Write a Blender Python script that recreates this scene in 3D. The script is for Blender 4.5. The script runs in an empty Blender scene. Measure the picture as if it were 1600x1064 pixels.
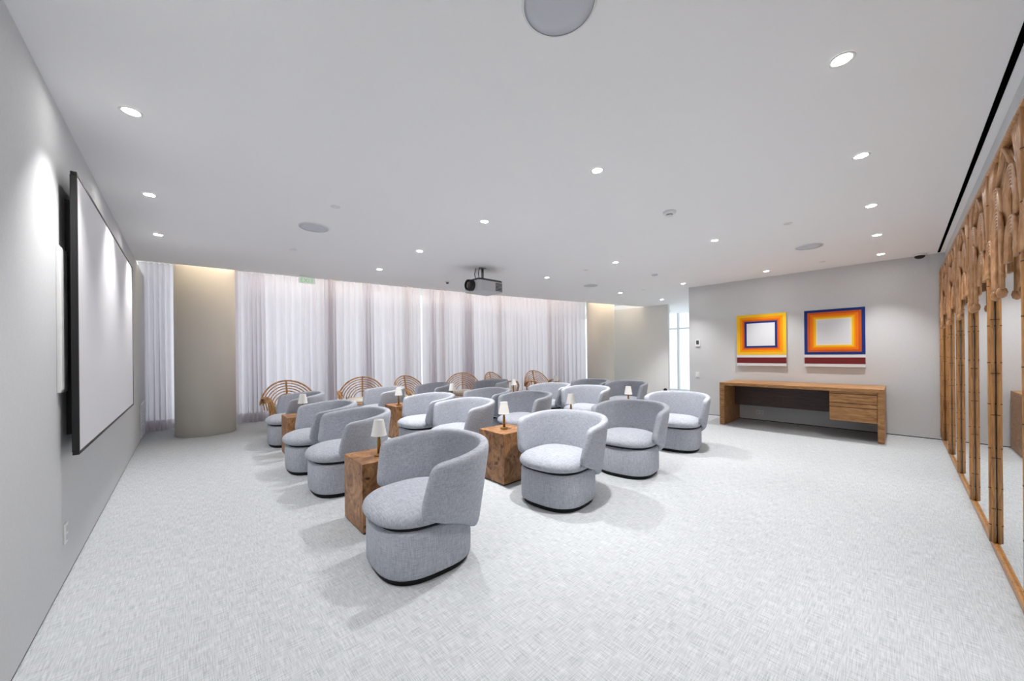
import bpy, math, random
from math import sin, cos, pi, radians, sqrt, atan2
from mathutils import Vector, Matrix
random.seed(7)
scene = bpy.context.scene
COL = scene.collection

# ------------------------------------------------------------------ camera
YAW, ROLL, CAM_H = radians(42.537), radians(-0.515), 1.30
cam_data = bpy.data.cameras.new('camera')
cam = bpy.data.objects.new('camera', cam_data)
COL.objects.link(cam)
cam_data.sensor_width = 36.0
cam_data.lens = 556.9 * 36.0 / 1600.0
cam_data.shift_y = (554.2 - 532.0) / 1600.0
cam_data.clip_start = 0.02
F_ = Vector((sin(YAW), cos(YAW), 0)); R0 = Vector((cos(YAW), -sin(YAW), 0)); U0 = Vector((0, 0, 1))
R_ = cos(ROLL) * R0 + sin(ROLL) * U0; U_ = -sin(ROLL) * R0 + cos(ROLL) * U0
cam.matrix_world = Matrix(((R_.x, U_.x, -F_.x, 0), (R_.y, U_.y, -F_.y, 0), (R_.z, U_.z, -F_.z, CAM_H), (0, 0, 0, 1)))
scene.camera = cam

# ------------------------------------------------------------------ daylight, exposure
world = bpy.data.worlds.new('sky'); scene.world = world
world.use_nodes = True
bg = world.node_tree.nodes['Background']
bg.inputs[0].default_value = (0.90, 0.94, 1.0, 1)
bg.inputs[1].default_value = 1.08
scene.view_settings.view_transform = 'Standard'
scene.view_settings.look = 'None'
scene.view_settings.gamma = 1.0
scene.view_settings.use_curve_mapping = False
scene.view_settings.exposure = 0.92
SPOT_W = 126.0
scene.cycles.use_denoising = True
scene.cycles.use_adaptive_sampling = True
scene.cycles.adaptive_threshold = 0.02
scene.cycles.max_bounces = 12
scene.cycles.diffuse_bounces = 8
scene.cycles.glossy_bounces = 4
scene.cycles.transmission_bounces = 6
scene.cycles.transparent_max_bounces = 12
scene.cycles.sample_clamp_indirect = 4.0
scene.cycles.blur_glossy = 0.5

H = 2.728                      # ceiling height
XL, XR, XF = -0.523, 8.12, 10.37   # screen wall, desk wall, far wall
YM = -0.442                    # mirror wall
def edge(x): return 7.45 - 0.13 * x - 0.0075 * x * x     # edge of the lowered ceiling
CURT = 1.45                    # curtain stands this far behind the ceiling edge

# ------------------------------------------------------------------ materials
def lin(c):
    return tuple(((v / 255) / 12.92 if v / 255 <= 0.04045 else ((v / 255 + 0.055) / 1.055) ** 2.4) for v in c) + (1,)
def new_mat(name):
    m = bpy.data.materials.new(name); m.use_nodes = True
    nt = m.node_tree; b = nt.nodes['Principled BSDF']
    return m, nt, b
def N(nt, t, **kw):
    n = nt.nodes.new(t)
    for k, v in kw.items():
        if k in n.inputs: n.inputs[k].default_value = v
        else: setattr(n, k, v)
    return n
def plain(name, col, rough=0.6, metal=0.0, spec=0.5, bump=0.0, bscale=200):
    m, nt, b = new_mat(name)
    b.inputs['Roughness'].default_value = rough; b.inputs['Metallic'].default_value = metal
    b.inputs['Specular IOR Level'].default_value = spec
    tc = N(nt, 'ShaderNodeTexCoord'); ns = N(nt, 'ShaderNodeTexNoise', Scale=bscale, Detail=3.0)
    nt.links.new(tc.outputs['Object'], ns.inputs['Vector'])
    rp = N(nt, 'ShaderNodeValToRGB')
    c = lin(col); d = tuple(v * 0.96 for v in c[:3]) + (1,)
    rp.color_ramp.elements[0].color = d; rp.color_ramp.elements[1].color = c
    nt.links.new(ns.outputs['Fac'], rp.inputs[0]); nt.links.new(rp.outputs[0], b.inputs['Base Color'])
    if bump:
        bp = N(nt, 'ShaderNodeBump', Strength=bump, Distance=0.002)
        nt.links.new(ns.outputs['Fac'], bp.inputs['Height']); nt.links.new(bp.outputs[0], b.inputs['Normal'])
    return m
def emit(name, col, s):
    m, nt, b = new_mat(name)
    b.inputs['Base Color'].default_value = lin(col)
    b.inputs['Emission Color'].default_value = lin(col); b.inputs['Emission Strength'].default_value = s
    return m
def hatch(name, c0, c1, sa, sb, rough=0.9, bump=0.3, dist=0.003, lo=0.36, hi=0.64, extra=None):
    """two crossing sets of threads"""
    m, nt, b = new_mat(name)
    b.inputs['Roughness'].default_value = rough; b.inputs['Specular IOR Level'].default_value = 0.2
    tc = N(nt, 'ShaderNodeTexCoord')
    outs = []
    for s in (sa, sb):
        mp = N(nt, 'ShaderNodeMapping'); mp.inputs['Scale'].default_value = s
        ns = N(nt, 'ShaderNodeTexNoise', Scale=1.0, Detail=2.0, Roughness=0.6)
        nt.links.new(tc.outputs['Object'], mp.inputs[0]); nt.links.new(mp.outputs[0], ns.inputs['Vector'])
        outs.append(ns.outputs['Fac'])
    ad = N(nt, 'ShaderNodeMath', operation='ADD'); nt.links.new(outs[0], ad.inputs[0]); nt.links.new(outs[1], ad.inputs[1])
    hf = N(nt, 'ShaderNodeMath', operation='MULTIPLY'); hf.inputs[1].default_value = 0.5; nt.links.new(ad.outputs[0], hf.inputs[0])
    rp = N(nt, 'ShaderNodeValToRGB')
    rp.color_ramp.elements[0].position = lo; rp.color_ramp.elements[1].position = hi
    rp.color_ramp.elements[0].color = lin(c0); rp.color_ramp.elements[1].color = lin(c1)
    nt.links.new(hf.outputs[0], rp.inputs[0]); nt.links.new(rp.outputs[0], b.inputs['Base Color'])
    bp = N(nt, 'ShaderNodeBump', Strength=bump, Distance=dist)
    nt.links.new(hf.outputs[0], bp.inputs['Height']); nt.links.new(bp.outputs[0], b.inputs['Normal'])
    return m
def wood(name, cols, scale, stretch, distort=2.0, knots=False, rough=0.45):
    m, nt, b = new_mat(name)
    b.inputs['Roughness'].default_value = rough
    tc = N(nt, 'ShaderNodeTexCoord'); mp = N(nt, 'ShaderNodeMapping'); mp.inputs['Scale'].default_value = stretch
    oi = N(nt, 'ShaderNodeObjectInfo')
    va = N(nt, 'ShaderNodeVectorMath', operation='ADD')
    sc = N(nt, 'ShaderNodeVectorMath', operation='SCALE'); sc.inputs[0].default_value = (7, 11, 5)
    nt.links.new(oi.outputs['Random'], sc.inputs['Scale'])
    nt.links.new(tc.outputs['Object'], va.inputs[0]); nt.links.new(sc.outputs[0], va.inputs[1])
    nt.links.new(va.outputs[0], mp.inputs[0])
    ns = N(nt, 'ShaderNodeTexNoise', Scale=scale, Detail=6.0, Roughness=0.62, Distortion=distort)
    nt.links.new(mp.outputs[0], ns.inputs['Vector'])
    rp = N(nt, 'ShaderNodeValToRGB'); e = rp.color_ramp.elements
    e[0].position, e[1].position = 0.30, 0.70
    e[0].color, e[1].color = lin(cols[0]), lin(cols[-1])
    for i, c in enumerate(cols[1:-1]):
        x = e.new(0.30 + 0.40 * (i + 1) / (len(cols) - 1)); x.color = lin(c)
    nt.links.new(ns.outputs['Fac'], rp.inputs[0])
    out = rp.outputs[0]
    if knots:
        vo = N(nt, 'ShaderNodeTexVoronoi', Scale=9.0); n2 = N(nt, 'ShaderNodeTexNoise', Scale=5.0, Detail=3.0)
        nt.links.new(va.outputs[0], n2.inputs['Vector'])
        mx = N(nt, 'ShaderNodeMixRGB', blend_type='ADD'); mx.inputs[0].default_value = 0.35
        nt.links.new(va.outputs[0], mx.inputs[1]); nt.links.new(n2.outputs['Color'], mx.inputs[2])
        nt.links.new(mx.outputs[0], vo.inputs['Vector'])
        r2 = N(nt, 'ShaderNodeValToRGB'); r2.color_ramp.elements[0].position = 0.06; r2.color_ramp.elements[1].position = 0.20
        nt.links.new(vo.outputs['Distance'], r2.inputs[0])
        mm = N(nt, 'ShaderNodeMixRGB'); mm.inputs[1].default_value = lin((72, 38, 18))
        nt.links.new(r2.outputs[0], mm.inputs[0]); nt.links.new(out, mm.inputs[2]); out = mm.outputs[0]
    nt.links.new(out, b.inputs['Base Color'])
    bp = N(nt, 'ShaderNodeBump', Strength=0.15, Distance=0.002)
    nt.links.new(ns.outputs['Fac'], bp.inputs['Height']); nt.links.new(bp.outputs[0], b.inputs['Normal'])
    return m

M = {}
M['carpet'] = hatch('carpet', (149, 153, 156), (194, 198, 201), (12, 260, 1), (260, 12, 1), rough=0.95, bump=0.35, dist=0.004, lo=0.33, hi=0.60)
M['fabric'] = hatch('chair_fabric', (146, 150, 159), (186, 190, 199), (26, 26, 330), (260, 260, 18), bump=0.3, dist=0.0015)
M['fabric_seat'] = hatch('seat_fabric', (146, 150, 159), (186, 190, 199), (22, 300, 40), (300, 22, 40), bump=0.3, dist=0.0015)
M['wall'] = hatch('wall_fabric', (205, 207, 208), (214, 215, 217), (300, 300, 20), (40, 40, 260), rough=0.9, bump=0.05, dist=0.001)
M['wall_lit_tone'] = hatch('lit_tone_wall_fabric', (220, 219, 217), (228, 227, 225), (300, 300, 20), (40, 40, 260), rough=0.9, bump=0.05, dist=0.001)  # grey wall fabric lightened, the far wall's extra light put into its colour
M['plaster'] = plain('ceiling_paint', (250, 250, 251), 0.9, spec=0.1)
M['cove'] = plain('cove_paint', (240, 239, 236), 0.9, spec=0.1)
M['beige'] = plain('column_plaster', (224, 218, 208), 0.8, spec=0.2)
M['black'] = plain('black_metal', (20, 21, 23), 0.45)
M['plinth'] = plain('black_plinth', (12, 12, 13), 0.8)
M['slot'] = plain('slot_black', (6, 6, 7), 0.9, spec=0.0)
M['white'] = plain('white_plastic', (235, 235, 235), 0.4)
M['offwhite'] = plain('grille_grey', (206, 209, 216), 0.7)
M['screen'] = plain('screen_cloth', (226, 226, 230), 0.55, spec=0.25)
M['burl'] = wood('burl_wood', [(86, 54, 30), (134, 92, 56), (164, 118, 78), (190, 146, 104)], 5.5, (1, 1, 0.7), 3.2, knots=True)
M['desk'] = wood('desk_wood', [(108, 72, 38), (148, 104, 60), (170, 124, 76), (190, 146, 98)], 4.0, (3.0, 0.9, 6.0), 1.6)
M['desk_dark'] = wood('desk_back_panel', [(42, 28, 22), (60, 40, 31), (74, 50, 39)], 4.0, (1.0, 0.9, 7.0), 1.0)
M['bamboo'] = wood('bamboo', [(128, 84, 42), (170, 120, 68), (192, 142, 88)], 6.0, (8, 8, 0.9), 0.8, rough=0.35)
M['rattan_band'] = wood('bent_rattan', [(142, 96, 56), (184, 134, 90), (206, 162, 120)], 7.0, (1.5, 4, 1.5), 0.8, rough=0.3)
M['rattan'] = wood('chair_rattan', [(152, 104, 58), (202, 150, 96), (224, 180, 128)], 9.0, (2, 2, 2), 0.8, rough=0.4)
M['brass'] = plain('brass', (170, 132, 72), 0.3, 1.0)
M['shade'] = plain('lamp_shade_cloth', (246, 245, 241), 0.8)
M['cushion'] = plain('cream_cushion', (232, 226, 212), 0.9, bump=0.4, bscale=120)
M['grey_metal'] = plain('projector_grey', (196, 197, 200), 0.45)
M['dgrey'] = plain('dark_grey', (70, 71, 74), 0.6)
M['chrome'] = plain('steel', (150, 150, 152), 0.3, 0.9)
M['frame'] = plain('window_aluminium', (190, 176, 166), 0.5)
M['wframe'] = plain('white_frame', (225, 228, 232), 0.5)
M['curb'] = plain('window_curb', (104, 90, 80), 0.8)
M['glow'] = emit('downlight_lens', (255, 250, 244), 60.0)
M['led'] = emit('led_strip', (255, 240, 220), 40.0)
M['green'] = emit('exit_green', (140, 205, 130), 0.22)
M['exit_panel'] = emit('exit_panel', (240, 248, 240), 0.10)
m, nt, b = new_mat('mirror'); b.inputs['Metallic'].default_value = 1.0; b.inputs['Roughness'].default_value = 0.015
b.inputs['Base Color'].default_value = (0.90, 0.91, 0.91, 1); M['mirror'] = m
m, nt, b = new_mat('lens_glass'); b.inputs['Base Color'].default_value = lin((70, 58, 54)); b.inputs['Roughness'].default_value = 0.08; M['lens'] = m
m, nt, b = new_mat('pane_glass')
tr = N(nt, 'ShaderNodeBsdfTransparent'); gl = N(nt, 'ShaderNodeBsdfGlossy', Roughness=0.02); mx = N(nt, 'ShaderNodeMixShader'); mx.inputs[0].default_value = 0.07
tr.inputs[0].default_value = (0.95, 0.98, 0.97, 1)
nt.links.new(tr.outputs[0], mx.inputs[1]); nt.links.new(gl.outputs[0], mx.inputs[2])
nt.links.new(mx.outputs[0], nt.nodes['Material Output'].inputs[0]); M['glass'] = m
m, nt, b = new_mat('sheer_curtain')
df = N(nt, 'ShaderNodeBsdfDiffuse'); df.inputs[0].default_value = lin((222, 217, 222))
tl = N(nt, 'ShaderNodeBsdfTranslucent'); tl.inputs[0].default_value = lin((228, 220, 228))
tc = N(nt, 'ShaderNodeTexCoord'); mp = N(nt, 'ShaderNodeMapping'); mp.inputs['Scale'].default_value = (500, 500, 500)
ns = N(nt, 'ShaderNodeTexNoise', Scale=1.0); nt.links.new(tc.outputs['Object'], mp.inputs[0]); nt.links.new(mp.outputs[0], ns.inputs['Vector'])
bp = N(nt, 'ShaderNodeBump', Strength=0.1, Distance=0.001); nt.links.new(ns.outputs['Fac'], bp.inputs['Height']); nt.links.new(bp.outputs[0], df.inputs['Normal'])
mx = N(nt, 'ShaderNodeMixShader'); mx.inputs[0].default_value = 0.5
nt.links.new(df.outputs[0], mx.inputs[1]); nt.links.new(tl.outputs[0], mx.inputs[2])
tr = N(nt, 'ShaderNodeBsdfTransparent'); m2 = N(nt, 'ShaderNodeMixShader'); m2.inputs[0].default_value = 0.10
nt.links.new(mx.outputs[0], m2.inputs[1]); nt.links.new(tr.outputs[0], m2.inputs[2])
nt.links.new(m2.outputs[0], nt.nodes['Material Output'].inputs[0]); M['curtain'] = m
for k, c in dict(a_yellow=(250, 200, 45), a_amber=(250, 158, 10), a_orange=(243, 122, 18), a_rust=(205, 92, 38), a_blue=(28, 52, 122), a_white=(226, 230, 236), a_cream=(250, 236, 205), a_maroon=(118, 42, 46)).items():
    M[k] = plain(k, c, 0.7, spec=0.2, bump=0.1)

# ------------------------------------------------------------------ mesh helpers
class MB:
    def __init__(s): s.v = []; s.f = []; s.sm = []
    def add(s, vs, fs, smooth=False):
        o = len(s.v); s.v += [tuple(v) for v in vs]
        for f in fs: s.f.append(tuple(i + o for i in f)); s.sm.append(smooth)
        return s
    def box(s, x0, x1, y0, y1, z0, z1):
        vs = [(x, y, z) for z in (z0, z1) for y in (y0, y1) for x in (x0, x1)]
        return s.add(vs, [(0, 2, 3, 1), (4, 5, 7, 6), (0, 1, 5, 4), (2, 6, 7, 3), (0, 4, 6, 2), (1, 3, 7, 5)])
    def prism(s, poly, z0, z1):
        n = len(poly); a = sum(poly[i][0] * poly[(i + 1) % n][1] - poly[(i + 1) % n][0] * poly[i][1] for i in range(n))
        if a < 0: poly = poly[::-1]
        vs = [(x, y, z0) for x, y in poly] + [(x, y, z1) for x, y in poly]
        fs = [tuple(range(n))[::-1], tuple(range(n, 2 * n))] + [(i, (i + 1) % n, n + (i + 1) % n, n + i) for i in range(n)]
        return s.add(vs, fs)
    def lathe(s, prof, c=(0, 0, 0), n=24, axis='z', cap=True):
        vs = []; fs = []
        for r, z in prof:
            for i in range(n):
                a = 2 * pi * i / n; p = (r * cos(a), r * sin(a), z)
                if axis == 'x': p = (p[2], p[0], p[1])
                elif axis == 'y': p = (p[1], p[2], p[0])
                vs.append((p[0] + c[0], p[1] + c[1], p[2] + c[2]))
        for k in range(len(prof) - 1):
            for i in range(n):
                j = (i + 1) % n; fs.append((k * n + i, k * n + j, (k + 1) * n + j, (k + 1) * n + i))
        if cap:
            fs.append(tuple(range(n))[::-1]); fs.append(tuple(range((len(prof) - 1) * n, len(prof) * n)))
        return s.add(vs, fs, True)
    def tube(s, pts, r, n=6, closed=False, r1=None):
        pts = [Vector(p) for p in pts]; m = len(pts); vs = []; fs = []; up = None
        for k, p in enumerate(pts):
            if closed: t = pts[(k + 1) % m] - pts[k - 1]
            else: t = pts[min(k + 1, m - 1)] - pts[max(k - 1, 0)]
            t = t.normalized() if t.length > 1e-9 else Vector((0, 0, 1))
            if up is None: up = Vector((0, 0, 1)) if abs(t.z) < 0.9 else Vector((1, 0, 0))
            a = t.cross(up)
            if a.length < 1e-6: a = t.orthogonal()
            a.normalize(); b2 = a.cross(t).normalized(); up = b2
            rr = r if r1 is None else r + (r1 - r) * k / (m - 1)
            for i in range(n):
                w = 2 * pi * i / n; vs.append(p + a * rr * cos(w) + b2 * rr * sin(w))
        for k in range(m if closed else m - 1):
            for i in range(n):
                j = (i + 1) % n; k2 = (k + 1) % m
                fs.append((k * n + i, k * n + j, k2 * n + j, k2 * n + i))
        if not closed: fs.append(tuple(range(n))[::-1]); fs.append(tuple(range((m - 1) * n, m * n)))
        return s.add(vs, fs, True)
    def mesh(s, name):
        me = bpy.data.meshes.new(name); me.from_pydata([tuple(v) for v in s.v], [], s.f)
        me.polygons.foreach_set('use_smooth', s.sm); me.update()
        return me
    def build(s, name, mat, parent=None, bevel=0.0, **tags):
        me = s.mesh(name); me.materials.append(M[mat])
        return place(name, me, parent, bevel, **tags)
def tag(o, label=None, category=None, group=None, kind=None):
    if label: o['label'] = label
    if category: o['category'] = category
    if group: o['group'] = group
    if kind: o['kind'] = kind
    return o
def place(name, me, parent=None, bevel=0.0, loc=None, **tags):
    o = bpy.data.objects.new(name, me); COL.objects.link(o); o.parent = parent
    if loc: o.location = loc
    if bevel:
        bv = o.modifiers.new('bevel', 'BEVEL'); bv.width = bevel; bv.segments = 2; bv.limit_method = 'ANGLE'
    return tag(o, **tags)
def empty(name, loc=(0, 0, 0), rz=0.0, **tags):
    o = bpy.data.objects.new(name, None); COL.objects.link(o); o.location = loc; o.rotation_euler = (0, 0, rz)
    o.empty_display_size = 0.1
    return tag(o, **tags)
def copy_tree(o, parent=None):
    c = o.copy(); COL.objects.link(c); c.parent = parent
    for ch in list(o.children): copy_tree(ch, c)
    return c
def bx(name, mat, x0, x1, y0, y1, z0, z1, parent=None, bevel=0.0, **t):
    return MB().box(min(x0, x1), max(x0, x1), min(y0, y1), max(y0, y1), min(z0, z1), max(z0, z1)).build(name, mat, parent, bevel, **t)
def sp(c, e): return math.copysign(abs(c) ** e, c)
ORD = ['first', 'second', 'third', 'fourth', 'fifth', 'sixth', 'seventh']

# ------------------------------------------------------------------ the room
ST = dict(kind='structure')
bx('floor', 'carpet', -1.1, 13.3, -0.60, 9.75, -0.12, 0, label='pale grey crosshatched carpet floor', **ST)
bx('wall_screen', 'wall', XL - 0.10, XL, -0.60, 9.20, 0.012, H, label='grey fabric wall behind the projection screen', **ST)
bx('baseboard_screen', 'plinth', XL - 0.10, XL - 0.004, -0.60, 9.19, 0, 0.012, **ST)
bx('wall_mirror', 'wall', XL, XR, -0.60, YM, 0, H, label='grey wall carrying the bamboo mirror', **ST)
bx('wall_desk', 'wall', XR, XR + 0.15, -0.60, 3.12, 0.012, H, label='grey wall behind the wooden desk', **ST)
bx('baseboard_desk', 'plinth', XR + 0.004, XR + 0.14, -0.60, 3.11, 0, 0.012, **ST)
bx('wall_far', 'wall_lit_tone', XF, XF + 0.12, 4.58, 7.05, 0, H, label='grey wall beyond the armchairs, next to the bright doorway', **ST)
bx('wall_corridor', 'wall_lit_tone', XR + 0.15, 13.2, 2.97, 3.12, 0, H, **ST)
bx('wall_cove_near', 'cove', -1.1, -0.95, 6.8, 9.75, 0, 3.10, **ST)
bx('wall_cove_far', 'cove', 12.0, 12.12, 5.2, 9.75, H, 3.10, **ST)
# lowered ceiling with its curved edge
xs = [-1.0 + 14.2 * i / 60 for i in range(61)]
poly = [(x, edge(x) if x < 10.4 else edge(10.4) + (x - 10.4) * 0.9) for x in xs] + [(13.2, -0.60), (-1.0, -0.60)]
MB().prism(poly, H, H + 0.12).build('ceiling', 'plaster', label='white lowered ceiling with a curved edge along the curtains', **ST)
poly = [(-1.1, edge(-1.1) - 0.5)] + [(x, edge(x) - 0.5) for x in xs if x < 12.2] + [(12.2, 9.75), (-1.1, 9.75)]
MB().prism(poly, 3.10, 3.18).build('ceiling_cove', 'cove', **ST)
MB().prism([(x, edge(x) - 0.5) for x in xs if x < 12.2] + [(x, edge(x) - 0.42) for x in xs[::-1] if x < 12.2], H + 0.12, 3.10).build('ceiling_upstand', 'cove', **ST)
# LED strip behind the edge of the ceiling
pts = [(x, edge(x) - 0.10, H + 0.135) for x in xs if -0.5 < x < 11.5]
MB().tube(pts, 0.012, 6).build('cove_light', 'led', label='warm LED strip hidden behind the ceiling edge', category='light strip')
# round columns in the cove
for cx, cy, r, n, lab in ((0.27, 8.13, 0.405, 'column', 'beige round column beside the projection screen wall'),
                          (9.47, 6.265, 0.415, 'column', 'beige round column at the far end of the curtains')):
    prof = [(r - 0.012, 0.0), (r - 0.012, 0.006), (r, 0.008), (r, 3.095)]
    MB().lathe(prof, (cx, cy, 0), 72).build(n, 'beige', label=lab, kind='structure')

# windows behind the curtains
WOFF = 1.66
def win(n, x0, x1, cuts, lab):
    root = empty('window_%d' % n, ((x0 + x1) / 2, edge((x0 + x1) / 2) + WOFF, 0), label=lab, kind='structure')
    L = root.location
    for i, x in enumerate(cuts):
        y = edge(x) + WOFF
        MB().box(x - L.x - 0.035, x - L.x + 0.035, y - L.y - 0.06, y - L.y + 0.06, 0.16, 3.06).build('mullion', 'frame', root)
    for a, c in zip(cuts[:-1], cuts[1:]):
        ya, yc = edge(a) + WOFF, edge(c) + WOFF
        MB().prism([(a - L.x, ya - L.y), (c - L.x, yc - L.y), (c - L.x, yc - L.y + 0.012), (a - L.x, ya - L.y + 0.012)], 0.18, 3.04).build('pane', 'glass', root)
        MB().prism([(a - L.x, ya - L.y - 0.06), (c - L.x, yc - L.y - 0.06), (c - L.x, yc - L.y + 0.06), (a - L.x, ya - L.y + 0.06)], 0, 0.16).build('sill', 'curb', root)
        MB().prism([(a - L.x, ya - L.y - 0.05), (c - L.x, yc - L.y - 0.05), (c - L.x, yc - L.y + 0.05), (a - L.x, ya - L.y + 0.05)], 3.04, 3.095).build('head', 'frame', root)
cuts = [-0.95, 0.75, 2.45, 4.15, 5.05, 6.75, 8.45, 10.33]
win(1, -0.95, 10.33, cuts, 'tall glazed window wall behind the sheer curtains')
# glazed entrance seen through the doorway
door = empty('door_1', (13.0, 5.3, 0), label='bright glazed entrance with pale frame seen through the doorway', kind='structure')
for y in (3.2, 4.4, 5.36, 6.5, 7.7):
    MB().box(-0.05, 0.05, y - 5.3 - 0.035, y - 5.3 + 0.035, 0, 2.72).build('mullion', 'wframe', door)
for a, c in ((3.2, 4.4), (4.4, 5.36), (5.36, 6.5), (6.5, 7.7)):
    MB().box(-0.006, 0.006, a - 5.3 + 0.035, c - 5.3 - 0.035, 0.02, 2.15).build('pane', 'glass', door)
    MB().box(-0.006, 0.006, a - 5.3 + 0.035, c - 5.3 - 0.035, 2.21, 2.72).build('pane', 'glass', door)
    MB().box(-0.04, 0.04, a - 5.3 + 0.035, c - 5.3 - 0.035, 2.15, 2.21).build('transom', 'wframe', door)

# ------------------------------------------------------------------ curtains
def curtain(name, x0, x1, label, seed, dense=()):
    rnd = random.Random(seed)
    pts = []; x = x0; ph = 0.0
    step = 0.011
    per = 0.13
    fold_amp = 0.045
    nxt = 0.0
    while x <= x1:
        if ph >= nxt:
            per = rnd.uniform(0.085, 0.20); fold_amp = rnd.uniform(0.028, 0.062); nxt += 2 * pi
            for d in dense:
                if abs(x - d) < 0.16: per = 0.07; fold_amp = 0.085
        pts.append((x, ph, fold_amp)); ph += 2 * pi * step / per; x += step
    # smooth amplitudes
    am = [p[2] for p in pts]
    am = [sum(am[max(0, i - 6):i + 7]) / len(am[max(0, i - 6):i + 7]) for i in range(len(am))]
    zs = [0.012, 0.35, 0.9, 1.5, 2.1, 2.6, 2.92, 2.985]
    vs = []; fs = []; nrow = len(zs)
    drift = [rnd.uniform(-0.5, 0.5) for _ in range(400)]
    for i, (x, ph, _) in enumerate(pts):
        k = int(ph / (2 * pi))
        for j, z in enumerate(zs):
            t = z / 2.985
            a = am[i] * (1.15 - 0.55 * t)
            off = a * sin(ph + drift[k % 400] * (1 - t) * 0.8) + 0.3 * a * sin(2 * ph + 1.3 + drift[(k + 7) % 400] * t)
            dx = 0.28 * a * cos(ph + 0.7)
            vs.append((x + dx, edge(x) + CURT + off, z))
    for i in range(len(pts) - 1):
        for j in range(nrow - 1):
            a = i * nrow + j; fs.append((a, a + nrow, a + nrow + 1, a + 1))
    mb = MB(); mb.add(vs, fs, True)
    root = mb.build(name, 'curtain', label=label, category='curtain', group='sheer floor-length curtains')
    return root
curtain('sheer_curtain', -0.60, 0.30, 'narrow sheer curtain between the screen wall and the round column', 3, (-0.42,))
curtain('sheer_curtain', 0.34, 4.385, 'long pale sheer curtain beside the round column, under the exit sign', 11, (1.0, 2.3, 3.1))
curtain('sheer_curtain', 4.425, 9.66, 'long pale sheer curtain behind the projector, reaching the far column', 23, (4.6, 5.6))

# ------------------------------------------------------------------ barrel swivel chairs
def shell_mesh():
    A = 0.426; nexp = 2.4; CX = 0.02; T = 0.072; ZT = 0.745
    NU, K = 56, 20
    vs = []; fs = []
    thmax = radians(113)
    for i in range(NU + 1):
        u = -1 + 2 * i / NU
        u = math.copysign(1 - (1 - abs(u)) ** 1.35, u)      # finer near the arm ends
        thn = abs(u) * thmax
        zt = ZT - 0.060 * abs(u) ** 2.2
        zb = 0.20 + 0.185 * max(0, min(1, (math.degrees(thn) - 48) / 60))
        e = max(0.0, (abs(u) - 0.925) / 0.075)                # rounded corners of the arm front
        rt = 1 - sqrt(max(0, 1 - e * e))
        zt -= 0.045 * rt; zb += 0.075 * rt
        e2 = max(0.0, (abs(u) - 0.955) / 0.045); th_s = max(0.2, sqrt(max(0, 1 - e2 * e2)))
        hz = (zt - zb) / 2; zm = (zt + zb) / 2; ht = T / 2 * th_s
        for k in range(K):
            w = 2 * pi * k / K
            # rounded rectangle section
            cz = sp(sin(w), 0.22) if abs(sin(w)) > 1e-9 else 0.0
            ct = sp(cos(w), 0.55) if abs(cos(w)) > 1e-9 else 0.0
            z = zm + hz * cz; off = ht * ct
            slant = radians(-9) * max(-0.3, (z - 0.46) / 0.23) * abs(u)
            th = math.copysign(thn + slant, u)
            lean = 1 - 0.068 * (ZT - z) / 0.5 / A
            rr = (A * lean - T / 2 + off)
            x = rr * sp(cos(th), 2 / nexp) + CX; y = rr * sp(sin(th), 2 / nexp)
            vs.append((x, y, z))
    for i in range(NU):
        for k in range(K):
            k2 = (k + 1) % K
            fs.append((i * K + k, i * K + k2, (i + 1) * K + k2, (i + 1) * K + k))
    fs.append(tuple(range(K))[::-1]); fs.append(tuple(range(NU * K, NU * K + K)))
    fs = [f[::-1] for f in fs]
    mb = MB(); mb.add(vs, fs, True); return mb
def loft(rings, n=48, e=2.8, cx=0.0):
    """rings of (radius_x, radius_y, z): superellipse plan"""
    vs = []; fs = []
    for a, b2, z in rings:
        for i in range(n):
            t = 2 * pi * i / n; vs.append((a * sp(cos(t), 2 / e) + cx, b2 * sp(sin(t), 2 / e), z))
    for k in range(len(rings) - 1):
        for i in range(n):
            j = (i + 1) % n; fs.append((k * n + i, k * n + j, (k + 1) * n + j, (k + 1) * n + i))
    fs.append(tuple(range(n))[::-1]); fs.append(tuple(range((len(rings) - 1) * n, len(rings) * n)))
    mb = MB(); mb.add(vs, fs, True); return mb
def make_chair():
    root = empty('swivel_chair')
    loft([(0.280, 0.280, 0.0), (0.280, 0.280, 0.040)], e=2.8).build('plinth', 'plinth', root)
    loft([(0.290, 0.290, 0.036), (0.300, 0.300, 0.040), (0.303, 0.303, 0.050), (0.304, 0.304, 0.15), (0.302, 0.302, 0.285), (0.296, 0.296, 0.303), (0.280, 0.280, 0.310)]).build('base', 'fabric', root)
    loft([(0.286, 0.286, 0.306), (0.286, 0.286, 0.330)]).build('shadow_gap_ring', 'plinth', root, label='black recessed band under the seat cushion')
    s = [(0.288, 0.288, 0.327), (0.304, 0.302, 0.331), (0.316, 0.312, 0.343), (0.319, 0.315, 0.362), (0.311, 0.307, 0.386), (0.287, 0.283, 0.408), (0.235, 0.23, 0.430), (0.15, 0.15, 0.444), (0.04, 0.04, 0.449)]
    loft(s, e=2.5, cx=-0.012).build('seat', 'fabric_seat', root, label='domed grey seat cushion')
    shell_mesh().build('backrest', 'fabric', root, label='wraparound grey barrel back')
    return root
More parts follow.
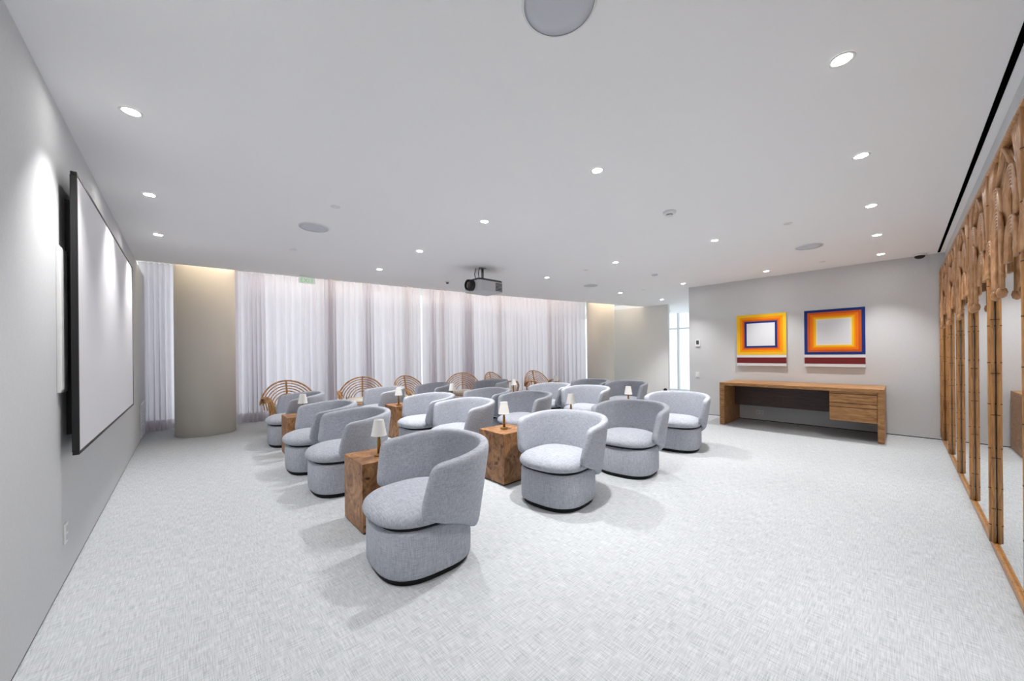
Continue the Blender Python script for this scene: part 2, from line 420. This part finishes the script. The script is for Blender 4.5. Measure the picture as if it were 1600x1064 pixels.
CH = {  # (row, column): x, y, turn
 (1, 1): (1.115, 2.124), (1, 2): (1.165, 3.78), (1, 3): (1.132, 4.669), (1, 4): (1.183, 6.238),
 (2, 1): (2.481, 2.101), (2, 2): (2.462, 3.676), (2, 3): (2.477, 4.582), (2, 4): (2.499, 6.216),
 (3, 1): (3.639, 2.063), (3, 2): (3.589, 3.725), (3, 3): (3.548, 4.586), (3, 4): (3.560, 6.30),
 (4, 1): (5.000, 2.105), (4, 2): (5.023, 3.669), (4, 3): (5.052, 4.539), (4, 4): (4.995, 6.247),
 (5, 2): (6.523, 3.758), (5, 3): (6.465, 4.595)}
TURN = {(1, 1): -2, (2, 1): 6, (3, 1): 8, (4, 1): 10, (4, 2): 6, (5, 2): 4, (3, 2): 0}
proto = None
for (r, c), (x, y) in CH.items():
    o = make_chair() if proto is None else copy_tree(proto)
    proto = proto or o
    o.location = (x, y, 0); o.rotation_euler = (0, 0, radians(TURN.get((r, c), 0)))
    if r == 5: lab = 'grey barrel swivel chair in the last row, %s from the mirror wall' % ('first' if c == 2 else 'second')
    elif r == 1: lab = 'grey barrel swivel chair in the front row facing the screen, %s from the mirror wall' % ORD[c - 1]
    else: lab = 'grey barrel swivel chair, %s row back from the screen, %s from the mirror wall' % (ORD[r - 1], ORD[c - 1])
    tag(o, lab, 'armchair', 'grey barrel swivel chairs in rows')

# ------------------------------------------------------------------ burl side tables and table lamps
TB = {(1, 1): (0.94, 2.64), (2, 1): (2.316, 2.655), (3, 1): (3.41, 2.64), (4, 1): (4.85, 2.65),
      (1, 2): (0.965, 5.32), (2, 2): (2.39, 5.28), (3, 2): (3.40, 5.22), (4, 2): (4.85, 5.22), (5, 2): (6.25, 5.28)}
tw, td, th_ = 0.40, 0.395, 0.512
tm = MB().box(-tw / 2, tw / 2, -td / 2, td / 2, 0.012, th_).mesh('table_body'); tm.materials.append(M['burl'])
bm_ = MB().box(-tw / 2 + 0.012, tw / 2 - 0.012, -td / 2 + 0.012, td / 2 - 0.012, 0, 0.012).mesh('table_foot'); bm_.materials.append(M['plinth'])
def make_lamp():
    root = empty('table_lamp')
    MB().lathe([(0.037, 0), (0.038, 0.004), (0.038, 0.012), (0.034, 0.016), (0.018, 0.018), (0.016, 0.022)], n=24).build('lamp_base', 'brass', root)
    MB().lathe([(0.0135, 0.018), (0.0135, 0.125), (0.011, 0.128), (0.011, 0.165)], n=16).build('stem', 'brass', root)
    n = 64; vs = []; fs = []
    rows = [(0.0585, 0.160), (0.0595, 0.164), (0.057, 0.168), (0.037, 0.280), (0.0375, 0.284)]
    for r, z in rows:
        for i in range(n): vs.append(((r * (1 + (0.012 if i % 2 else -0.012))) * cos(2 * pi * i / n), (r * (1 + (0.012 if i % 2 else -0.012))) * sin(2 * pi * i / n), z))
    m0 = len(vs)
    for r, z in ((0.0345, 0.283), (0.055, 0.162)):
        for i in range(n): vs.append((r * cos(2 * pi * i / n), r * sin(2 * pi * i / n), z))
    R = len(rows) + 2
    for k in range(R):
        k2 = (k + 1) % R
        for i in range(n):
            j = (i + 1) % n; fs.append((k * n + i, k * n + j, k2 * n + j, k2 * n + i))
    mb = MB(); mb.add(vs, fs, False); mb.build('lamp_shade', 'shade', root, label='small white pleated shade')
    MB().lathe([(0.036, 0.276), (0.036, 0.280)], n=24).build('diffuser', 'white', root)
    return root
WH = {(1, 1): 'at the near end of the front row', (2, 1): 'in the second row near the mirror', (3, 1): 'in the third row near the mirror',
      (4, 1): 'in the fourth row near the mirror', (1, 2): 'in the front row near the curtains', (2, 2): 'in the second row near the curtains',
      (3, 2): 'in the third row near the curtains', (4, 2): 'in the fourth row near the curtains', (5, 2): 'in the last row near the curtains'}
LP = {(1, 1): (1.125, 2.79), (2, 1): (2.50, 2.86), (3, 1): (3.61, 2.835), (4, 1): (5.05, 2.85), (1, 2): (1.165, 5.45), (2, 2): (2.50, 5.40), (3, 2): (3.50, 5.40), (4, 2): (5.0, 5.41), (5, 2): (6.44, 5.50)}
lamp0 = None
for k, (x, y) in TB.items():
    e = empty('side_table', (x + tw / 2, y + td / 2, 0), label='square burl wood block side table ' + WH[k], category='side table', group='burl side tables')
    place('body', tm, e, 0.003); place('foot', bm_, e)
    o = make_lamp() if lamp0 is None else copy_tree(lamp0); lamp0 = lamp0 or o
    o.location = (LP[k][0], LP[k][1], th_)
    tag(o, 'small brass white-shaded lamp on the table ' + WH[k], 'table lamp', 'brass table lamps')

# ------------------------------------------------------------------ rattan chairs by the curtains
def make_rattan():
    """faces -y; fan back of bent canes"""
    root = empty('rattan_chair')
    mb = MB()
    def bp_(a, r, lean=0.30):      # point on the fan back: angle from +x, radius
        x = r * cos(a) * 1.0; z = r * sin(a)
        y = 0.24 + lean * z * 0.75 - 0.55 * x * x
        return (x, y, 0.40 + z * 1.0)
    rs = [0.17 + 0.0475 * i for i in range(7)]
    for i, r in enumerate(rs):
        pts = [bp_(radians(8 + 164 * t / 20), r) for t in range(21)]
        MB().tube(pts, 0.0100 if i < 6 else 0.015, 6).build('back_hoop', 'rattan', root)
    MB().tube([bp_(pi / 2, 0.02 + 0.0475 * i) for i in range(10)], 0.016, 6).build('back_rib', 'rattan', root)
    ring = [(0.31 * cos(2 * pi * i / 28), 0.02 + 0.29 * sin(2 * pi * i / 28), 0.36) for i in range(28)]
    MB().tube(ring, 0.018, 6, closed=True).build('seat_ring', 'rattan', root)
    for s in (-1, 1):
        arm = [(s * 0.40, 0.17, 0.50), (s * 0.42, 0.05, 0.60), (s * 0.42, -0.12, 0.62), (s * 0.41, -0.25, 0.60), (s * 0.385, -0.30, 0.52), (s * 0.33, -0.27, 0.30), (s * 0.27, -0.24, 0.0)]
        a = MB()
        for d in (-0.024, 0, 0.024): a.tube([(p[0] + d * s, p[1] + abs(d) * 0.3, p[2] - abs(d) * 0.4 if k_ < 5 else p[2]) for k_, p in enumerate(arm)], 0.0135, 6)
        a.build('armrest', 'rattan', root)
        g = MB()
        for q in range(4):
            g.tube([(s * (0.33 + 0.02 * q), -0.24 + 0.12 * q, 0.37), (s * (0.37 + 0.01 * q), -0.22 + 0.12 * q, 0.48), (s * 0.415, -0.17 + 0.10 * q, 0.60)], 0.009, 6)
        g.build('arm_spindles', 'rattan', root)
        MB().tube([(s * 0.30, 0.24, 0.46), (s * 0.27, 0.27, 0.25), (s * 0.25, 0.30, 0.0)], 0.017, 6).build('leg', 'rattan', root)
        MB().tube([(s * 0.29, -0.22, 0.36), (s * 0.24, 0.0, 0.16), (s * 0.25, 0.27, 0.12)], 0.010, 6).build('stretcher', 'rattan', root)
    loft([(0.22, 0.21, 0.372), (0.275, 0.26, 0.380), (0.295, 0.275, 0.41), (0.275, 0.26, 0.445), (0.15, 0.15, 0.462)], 36, 2.4).build('seat_cushion', 'cushion', root, label='cream seat cushion')
    return root
RAT = [(1.41, 7.38, 5, 'beside the round column'), (2.64, 7.37, -20, 'second from the round column'),
       (3.65, 7.08, 15, 'third from the round column'), (4.94, 7.15, -33, 'fourth from the round column'),
       (5.86, 6.82, 15, 'fifth from the round column'), (7.05, 6.54, -5, 'closest to the far column')]
r0 = None
for x, y, rz, w in RAT:
    o = make_rattan() if r0 is None else copy_tree(r0); r0 = r0 or o
    o.location = (x, y, 0); o.rotation_euler = (0, 0, radians(rz))
    tag(o, 'fan-backed rattan armchair by the curtains, ' + w, 'armchair', 'rattan armchairs along the curtains')

# ------------------------------------------------------------------ desk
DX0, DX1, DY0, DY1, DH = 7.18, 8.09, 0.155, 2.236, 0.763
dk = empty('desk', (DX0, DY0, 0), label='long wooden desk with two drawers against the grey wall', category='desk')
W_, D_ = DY1 - DY0, DX1 - DX0
bx('desktop', 'desk', 0, D_, 0, W_, DH - 0.052, DH, dk, 0.004)
bx('leg_panel', 'desk', 0.0, D_, 0, 0.068, 0, DH - 0.052, dk, 0.003)
bx('leg_panel', 'desk', 0.0, D_, W_ - 0.078, W_, 0, DH - 0.052, dk, 0.003)
bx('modesty_panel', 'desk_dark', 0.60, 0.625, 0.068, W_ - 0.078, 0.315, DH - 0.052, dk, 0.002, label='dark brown modesty panel')
bx('drawer_case', 'desk_dark', 0.03, 0.55, 0.07, 0.575, 0.285, DH - 0.056, dk, 0.002)
for z0, z1 in ((0.275, 0.475), (0.545, 0.672)):
    bx('drawer', 'desk', 0.008, 0.034, 0.071, 0.578, z0, z1, dk, 0.003)
bx('finger_rail', 'desk', 0.018, 0.034, 0.071, 0.578, 0.482, 0.538, dk, 0.002)
bx('top_rail', 'desk', 0.018, 0.034, 0.071, 0.578, 0.682, DH - 0.053, dk, 0.002)

# ------------------------------------------------------------------ paintings
def painting(y0, y1, z0, z1, bands, core, label):
    w, h = y1 - y0, z1 - z0
    p = empty('painting', (XR - 0.002, y1, z0), label=label, category='painting', group='striped paintings above the desk')
    MB().box(-0.040, 0, -w, 0, 0, h).build('canvas', 'a_white', p, 0.002)
    hb = 0.215 * h       # height of the plain stripes below
    a0, a1, b0, b1 = -w, 0.0, hb, h
    # strips of each nested frame; coordinates in (y, z)
    def strip(ya, yb, za, zb, mt, nm='paint_stripe'):
        MB().box(-0.0422, -0.0398, ya, yb, za, zb).build(nm, mt, p)
    for t, mt in bands:
        strip(a0, a1, b1 - t, b1, mt); strip(a0, a1, b0, b0 + t, mt)
        strip(a0, a0 + t, b0 + t, b1 - t, mt); strip(a1 - t, a1, b0 + t, b1 - t, mt)
        a0 += t; a1 -= t; b0 += t; b1 -= t
    strip(a0, a1, b0, b1, core, 'paint_field')
    strip(-w, 0, hb * 0.25, hb * 0.76, 'a_maroon')
painting(1.405, 2.195, 1.045, 2.03, [(0.052, 'a_yellow'), (0.036, 'a_amber'), (0.026, 'a_orange'), (0.020, 'a_rust'), (0.036, 'a_blue')], 'a_white',
         'striped painting with yellow outer border and blue inner frame')
painting(0.380, 1.149, 1.045, 2.025, [(0.044, 'a_blue'), (0.036, 'a_rust'), (0.034, 'a_orange'), (0.020, 'a_amber'), (0.026, 'a_yellow'), (0.016, 'a_cream')], 'a_white',
         'striped painting with dark blue outer border and yellow inner frame')

# wall fittings on the desk wall
t = empty('thermostat', (XR, 2.94, 1.515), label='small grey wall thermostat with dark display above the light switch', category='thermostat')
bx('housing', 'white', -0.022, 0, -0.045, 0.045, -0.075, 0.07, t, 0.004); bx('display', 'dgrey', -0.025, -0.021, -0.026, 0.026, -0.03, 0.055, t)
t = empty('light_switch', (XR, 2.95, 0.835), label='white light switch on the grey wall beside the doorway', category='switch')
bx('switch_plate', 'white', -0.010, 0, -0.04, 0.04, -0.06, 0.06, t, 0.003); bx('rocker', 'white', -0.016, -0.008, -0.018, 0.018, -0.035, 0.035, t, 0.002)
t = empty('power_outlet', (XR, 1.83, 0.155), label='white double outlet on the wall under the desk', category='outlet')
bx('cover_plate', 'white', -0.008, 0, -0.06, 0.06, -0.038, 0.038, t, 0.003)
for s in (-1, 1): bx('socket', 'offwhite', -0.012, -0.006, s * 0.028 - 0.016, s * 0.028 + 0.016, -0.022, 0.022, t, 0.002)
t = empty('power_outlet', (XL, 3.295, 0.285), label='white outlet low on the screen wall in front of the screen', category='outlet')
bx('cover_plate', 'white', 0, 0.008, -0.036, 0.036, -0.058, 0.058, t, 0.003)
for s in (-1, 1): bx('socket', 'offwhite', 0.006, 0.012, -0.017, 0.017, s * 0.024 - 0.015, s * 0.024 + 0.015, t, 0.002)
t = empty('wall_speaker', (XL, 3.235, 1.11), label='tall slim white in-wall speaker beside the projection screen', category='speaker')
bx('speaker_frame', 'white', 0, 0.014, -0.085, 0.085, 0, 0.82, t, 0.003); bx('speaker_grille', 'white', 0.012, 0.017, -0.072, 0.072, 0.014, 0.806, t, 0.002)
t = empty('wall_vent', (XL, 8.42, 0.03), label='grey return air grille low on the screen wall near the curtain', category='vent')
bx('vent_frame', 'white', 0, 0.012, -0.36, 0.36, 0, 0.55, t, 0.003)
for i in range(12): bx('louver', 'offwhite', 0.010, 0.018, -0.33, 0.33, 0.03 + i * 0.042, 0.05 + i * 0.042, t)
t = empty('door_stop', (XF, 4.66, 0.235), label='small black door stop low on the far wall beside the doorway', category='door stop')
MB().lathe([(0.045, 0), (0.045, -0.012)], axis='x', n=20).build('mounting_plate', 'black', t)
MB().lathe([(0.022, -0.010), (0.022, -0.045), (0.034, -0.050), (0.034, -0.072), (0.024, -0.080)], axis='x', n=20).build('bumper', 'black', t)

# ------------------------------------------------------------------ projection screen
SX, SY0, SY1, SZ0, SZ1 = -0.450, 3.19, 6.13, 0.748, 2.372
ps = empty('projection_screen', (XL, SY0, SZ0), label='large white projection screen with black frame on the wall', category='projection screen')
w, h = SY1 - SY0, SZ1 - SZ0; f = SX - XL
bx('screen_surface', 'screen', f - 0.020, f - 0.003, 0.016, w - 0.016, 0.016, h - 0.016, ps)
bx('frame_bar', 'black', f - 0.026, f, 0, w, h - 0.018, h, ps, 0.002); bx('frame_bar', 'black', f - 0.026, f, 0, w, 0, 0.018, ps, 0.002)
bx('frame_bar', 'black', f - 0.026, f, 0, 0.018, 0.018, h - 0.018, ps, 0.002); bx('frame_bar', 'black', f - 0.026, f, w - 0.018, w, 0.018, h - 0.018, ps, 0.002)
bx('backing_panel', 'black', f - 0.030, f - 0.020, 0.016, w - 0.016, 0.016, h - 0.016, ps)
bx('mounting_rail', 'black', 0.0, f - 0.030, 0.17, 0.21, 0.10, h - 0.12, ps); bx('mounting_rail', 'black', 0.0, f - 0.030, w - 0.09, w - 0.05, 0.10, h - 0.12, ps)

# ------------------------------------------------------------------ bamboo mirror
bmz = empty('bamboo_mirror', (0, YM, 0), label='wall-wide mirror framed in bamboo posts and bent rattan arches', category='mirror')
FY = 0.042                                       # frame stands this far off the wall
TOPZ = 2.478
posts = [3.90 + 0.985 * i for i in range(-4, 5)]
MB().box(XL + 0.01, XR - 0.005, 0.002, 0.041, 0, 0.045).build('bottom_rail', 'bamboo', bmz, 0.008)
MB().tube([(XL + 0.03, 0.036, TOPZ - 0.02), (XR - 0.01, 0.036, TOPZ - 0.02)], 0.020, 10).build('top_rail', 'bamboo', bmz)
# post: thick cane with nodes between two thin ones
def cane(r, z0, z1, nodes):
    prof = [(r, z0)]
    for z in nodes: prof += [(r, z - 0.010), (r * 1.05, z - 0.003), (r * 1.05, z + 0.003), (r, z + 0.010)]
    prof.append((r, z1)); return prof
c1 = MB().lathe(cane(0.014, 0.045, TOPZ - 0.01, [0.16, 0.40, 0.66, 0.95, 1.22, 1.46, 1.72, 2.0, 2.25]), n=12).mesh('cane_thick')
c2 = MB().lathe(cane(0.008, 0.045, TOPZ - 0.01, [0.27, 0.60, 0.88, 1.15, 1.5, 1.85, 2.2]), n=10).mesh('cane_thin')
M['node'] = plain('bamboo_node', (74, 44, 20), 0.6)
for c in (c1, c2):
    c.materials.append(M['bamboo']); c.materials.append(M['node'])
    for pl in c.polygons:
        zz = [c.vertices[k].co.z for k in pl.vertices]
        if 0.003 < max(zz) - min(zz) < 0.0065: pl.material_index = 1
for x in posts + [XR - 0.03]:
    e = place('post', c1, bmz, loc=(x, 0.041, 0))
    for s in (-1, 1):
        if x > 8 and s > 0: continue
        place('side_cane', c2, e, loc=(s * 0.022, -0.004, 0))
# bent rattan bands; local x runs from one post to the next, width PW
PW = 0.985
def band(paths, r, y0, dy):
    mb = MB()
    for k, p in enumerate(paths): mb.tube([(a, y0 + dy * k, z) for a, z in p], r, 6)
    me = mb.mesh('rattan_band'); me.materials.append(M['rattan_band']); return me
def arch(x0, x1, zf0, zf1, za, n, step):
    """n concentric strands from foot (x0,zf0) over apex za to foot (x1,zf1)"""
    out = []
    for k in range(n):
        a, b2 = x0 + k * step, x1 - k * step; top = za - k * step
        cxm, rx = (a + b2) / 2, (b2 - a) / 2
        pts = []
        zs_ = min(top - 0.05, top - rx * 1.25)
        for i in range(5): pts.append((a, zf0 + (zs_ - zf0) * i / 5))
        for i in range(15):
            t = pi - pi * i / 14; pts.append((cxm + rx * cos(t), zs_ + (top - zs_) * sin(t)))
        for i in range(1, 6): pts.append((b2, zs_ + (zf1 - zs_) * i / 5))
        out.append(pts)
    return out
def flare(s):
    out = []
    for k in range(6):
        d = 0.05 + 0.036 * k
        x_at = lambda t: (0.028 + 0.004 * k) + (d - 0.028) * t ** 1.6
        pts = [(x_at(i / 10), 1.80 + 0.03 * k + (TOPZ - 0.03 - 1.80 - 0.03 * k) * i / 10) for i in range(11)]
        out.append([(PW - a, z) for a, z in pts] if s < 0 else pts)
    return out
def scale_arch(c, span, zf, za, n, y):
    return ('rattan_arch', band(arch(c - span / 2, c + span / 2, zf, zf, za, n, 0.0180), 0.0080, y, -0.0008))
parts = [('rattan_flare', band(flare(1), 0.010, 0.038, 0.0005)), ('rattan_flare', band(flare(-1), 0.010, 0.038, 0.0005)),
         scale_arch(0.285, 0.35, 1.98, 2.27, 7, 0.046), scale_arch(PW - 0.285, 0.35, 1.98, 2.27, 7, 0.046),
         scale_arch(0.175, 0.29, 1.76, 1.98, 5, 0.058), scale_arch(PW - 0.175, 0.29, 1.76, 1.98, 5, 0.058),
         scale_arch(PW / 2, 0.30, 1.635, 2.08, 6, 0.066),
         ('rattan_tie', band([[(PW / 2 - 0.20, 2.28), (PW / 2 - 0.10, 2.36), (PW / 2, TOPZ - 0.04)], [(PW / 2 + 0.20, 2.28), (PW / 2 + 0.10, 2.36), (PW / 2, TOPZ - 0.04)]], 0.011, 0.040, 0.0))]
bulb = MB().lathe([(0.004, -0.030), (0.016, -0.022), (0.021, 0), (0.016, 0.022), (0.004, 0.030)], n=12)
bulb = bulb.mesh('pendant_knob'); bulb.materials.append(M['rattan_band'])
for x in posts[:-1]:
    for nm, me in parts:
        o = place(nm, me, bmz, loc=(x, 0, 0))
    for d in (-0.09, 0.09): place('pendant_knob', bulb, bmz, loc=(x + PW / 2 + d, 0.062, 1.618))
    MB().box(x + 0.004, x + PW - 0.004, 0.004, 0.026, 0.05, TOPZ - 0.02).build('mirror_pane', 'mirror', bmz)
MB().box(posts[-1], XR - 0.01, 0.004, 0.026, 0.05, TOPZ - 0.02).build('mirror_pane', 'mirror', bmz)
MB().box(XL + 0.01, posts[0] - 0.004, 0.004, 0.026, 0.05, TOPZ - 0.02).build('mirror_pane', 'mirror', bmz)

# ------------------------------------------------------------------ ceiling fittings
MB().box(0.3, 8.045, -0.396, -0.371, H - 0.004, H + 0.01).build('slot_diffuser', 'slot', label='long black linear slot in the ceiling above the mirror', category='air slot')
ring = MB().lathe([(0.036, -0.001), (0.050, -0.003), (0.052, -0.006), (0.048, -0.009), (0.037, -0.004)], n=28, cap=False).mesh('trim_ring'); ring.materials.append(M['white'])
lens = MB().lathe([(0.037, -0.0035), (0.037, -0.001)], n=24).mesh('lens'); lens.materials.append(M['glow'])
sl = bpy.data.lights.new('downlight_lamp', 'SPOT'); sl.energy = SPOT_W; sl.spot_size = radians(88); sl.spot_blend = 0.7
sl.shadow_soft_size = 0.045; sl.color = (1.0, 0.985, 0.968)
sl_dim = sl.copy(); sl_dim.energy = SPOT_W * 0.55; sl_dim.spot_blend = 0.85
sl_row = sl.copy(); sl_row.energy = SPOT_W * 0.36
LIGHTS = []
for j, y in enumerate((0.185, 1.585, 3.0, 4.43, 5.80)):
    for i, x in enumerate((-0.22, 2.37, 4.96, 7.53)):
        if (i >= 2 and j == 4) or (i == 0 and j == 0): continue
        LIGHTS.append((x, y, 'recessed round downlight, %s row from the screen wall, %s along from the mirror' % (ORD[i], ORD[j])))
for x, w in ((1.08, 'first'), (3.64, 'second'), (6.26, 'third')):
    LIGHTS.append((x, 0.185, 'recessed round downlight of the %s in-between row close to the mirror' % w))
LIGHTS.append((9.33, 4.27, 'recessed round downlight beyond the desk wall by the bright doorway'))
for x, y, lab in LIGHTS:
    e = empty('downlight', (x, y, H), label=lab, category='downlight', group='recessed ceiling downlights')
    place('trim_ring', ring, e); place('lens', lens, e)
    o = bpy.data.objects.new('downlight_lamp', sl_dim if x < 0 else sl_row if y < 0.5 and x < 7 else sl_dim if 7 < x < 9 else sl); COL.objects.link(o); o.parent = e; o.location = (0, 0, -0.012)
spk = MB().lathe([(0.150, 0), (0.152, -0.004), (0.150, -0.008), (0.142, -0.009)], n=40, cap=False).mesh('speaker_rim'); spk.materials.append(M['white'])
spg = MB().lathe([(0.143, -0.001), (0.143, -0.007), (0.10, -0.0085), (0.01, -0.009)], n=40).mesh('speaker_grille'); spg.materials.append(M['offwhite'])
for x, y, w in ((1.06, 4.37, 'near the projection screen'), (1.13, 0.93, 'directly overhead at the top of the picture'), (6.226, 0.828, 'above the paintings'), (6.24, 4.354, 'above the fourth and last chair rows')):
    e = empty('ceiling_speaker', (x, y, H), label='round grey ceiling speaker grille ' + w, category='speaker', group='round ceiling speakers')
    place('speaker_rim', spk, e); place('speaker_grille', spg, e)
spr = MB().lathe([(0.042, 0), (0.042, -0.003), (0.036, -0.006), (0.004, -0.007)], n=24).mesh('sprinkler_cover'); spr.materials.append(M['white'])
for x, y, w in ((1.067, 3.639, 'between the screen and the overhead speaker'), (1.072, 5.469, 'near the exit sign'), (4.933, 0.835, 'above the open floor before the desk'),
                (7.451, 0.827, 'just above the paintings'), (5.03, 3.612, 'beyond the projector'), (7.6, 3.9, 'before the far wall'), (7.615, 5.535, 'close to the far end of the curtains')):
    place('sprinkler_cover', spr, loc=(x, y, H), label='small flat white sprinkler cover on the ceiling ' + w, category='sprinkler', group='ceiling sprinkler covers')
e = empty('smoke_detector', (3.614, 1.568, H), label='white round smoke detector in the middle of the ceiling', category='smoke detector')
MB().lathe([(0.062, 0), (0.062, -0.014), (0.050, -0.026), (0.03, -0.028)], n=28).build('detector_body', 'white', e)
MB().lathe([(0.030, -0.026), (0.030, -0.040), (0.022, -0.048), (0.004, -0.050)], n=20).build('detector_cap', 'white', e); MB().lathe([(0.0305, -0.029), (0.0305, -0.036)], n=20).build('detector_slot', 'dgrey', e)
e = empty('smoke_detector', (6.279, 3.0, H), label='small grey smoke detector on the ceiling before the doorway', category='smoke detector')
MB().lathe([(0.055, 0), (0.055, -0.010), (0.040, -0.020), (0.004, -0.022)], n=28).build('detector_body', 'offwhite', e)
e = empty('motion_sensor', (3.757, 5.929, H), label='small motion sensor on the ceiling behind the projector', category='sensor')
MB().lathe([(0.045, 0), (0.045, -0.010), (0.035, -0.018)], n=24).build('sensor_base', 'white', e); MB().lathe([(0.028, -0.016), (0.026, -0.032), (0.014, -0.044), (0.003, -0.047)], n=20).build('sensor_dome', 'dgrey', e)
e = empty('dome_camera', (7.98, -0.20, H), label='dark dome camera on the ceiling above the desk corner', category='camera')
MB().lathe([(0.072, 0), (0.072, -0.020), (0.066, -0.028)], n=28).build('camera_base', 'white', e)
MB().lathe([(0.055, -0.026), (0.052, -0.045), (0.038, -0.062), (0.018, -0.070), (0.003, -0.072)], n=24).build('camera_dome', 'black', e)

# exit sign hanging at the edge of the ceiling
e = empty('exit_sign', (1.61, 7.14, H), label='hanging exit sign with green letters in front of the curtain', category='exit sign')
bx('canopy', 'white', -0.125, 0.125, -0.025, 0.025, -0.022, 0, e, 0.003)
bx('sign_panel', 'exit_panel', -0.128, 0.128, -0.004, 0.004, -0.128, -0.022, e)
tc_ = bpy.data.curves.new('exit_letters', 'FONT'); tc_.body = 'EXIT'; tc_.size = 0.105; tc_.align_x = 'CENTER'; tc_.extrude = 0.0008
tx = bpy.data.objects.new('exit_letters', tc_); COL.objects.link(tx)
dg = bpy.context.evaluated_depsgraph_get(); me = bpy.data.meshes.new_from_object(tx.evaluated_get(dg)); bpy.data.objects.remove(tx)
me.materials.clear(); me.materials.append(M['green'])
o = place('exit_letters', me, e, loc=(0, -0.0055, -0.112)); o.rotation_euler = (pi / 2, 0, 0)

# projector on its ceiling mount
pj = empty('projector', (3.63, 4.66, H), label='white projector with large black lens hanging from the ceiling', category='projector')
MB().lathe([(0.07, 0), (0.07, -0.008), (0.03, -0.012)], n=24).build('ceiling_plate', 'chrome', pj)
MB().lathe([(0.021, -0.010), (0.021, -0.195)], n=16).build('mount_pole', 'chrome', pj)
bx('mount_bracket', 'dgrey', -0.11, 0.11, -0.09, 0.09, -0.212, -0.192, pj, 0.003)
body = MB(); q = [(-0.235, -0.17), (-0.19, -0.215), (0.24, -0.215), (0.27, -0.19), (0.27, 0.19), (0.24, 0.215), (-0.19, 0.215), (-0.235, 0.17)]
body.prism(q, -0.405, -0.235).build('projector_body', 'grey_metal', pj, 0.012)
MB().prism([(a * 0.97, b2 * 0.97) for a, b2 in q], -0.240, -0.208).build('top_cover', 'dgrey', pj, 0.008)
for i in range(6): bx('vent_slat', 'dgrey', 0.10, 0.235, -0.2185, -0.2140, -0.385 + i * 0.022, -0.371 + i * 0.022, pj)
MB().lathe([(0.088, -0.22), (0.092, -0.285), (0.086, -0.325), (0.070, -0.325)], (0, -0.03, -0.315), 28, 'x', cap=False).build('lens_barrel', 'black', pj)
MB().lathe([(0.070, -0.305), (0.05, -0.318), (0.01, -0.324)], (0, -0.03, -0.315), 28, 'x').build('lens', 'lens', pj)
for y in (0.05, -0.05): MB().tube([(-0.10, y, -0.005), (-0.115, y + 0.01, -0.10), (-0.10, y, -0.215)], 0.007, 8).build('cable', 'dgrey', pj)
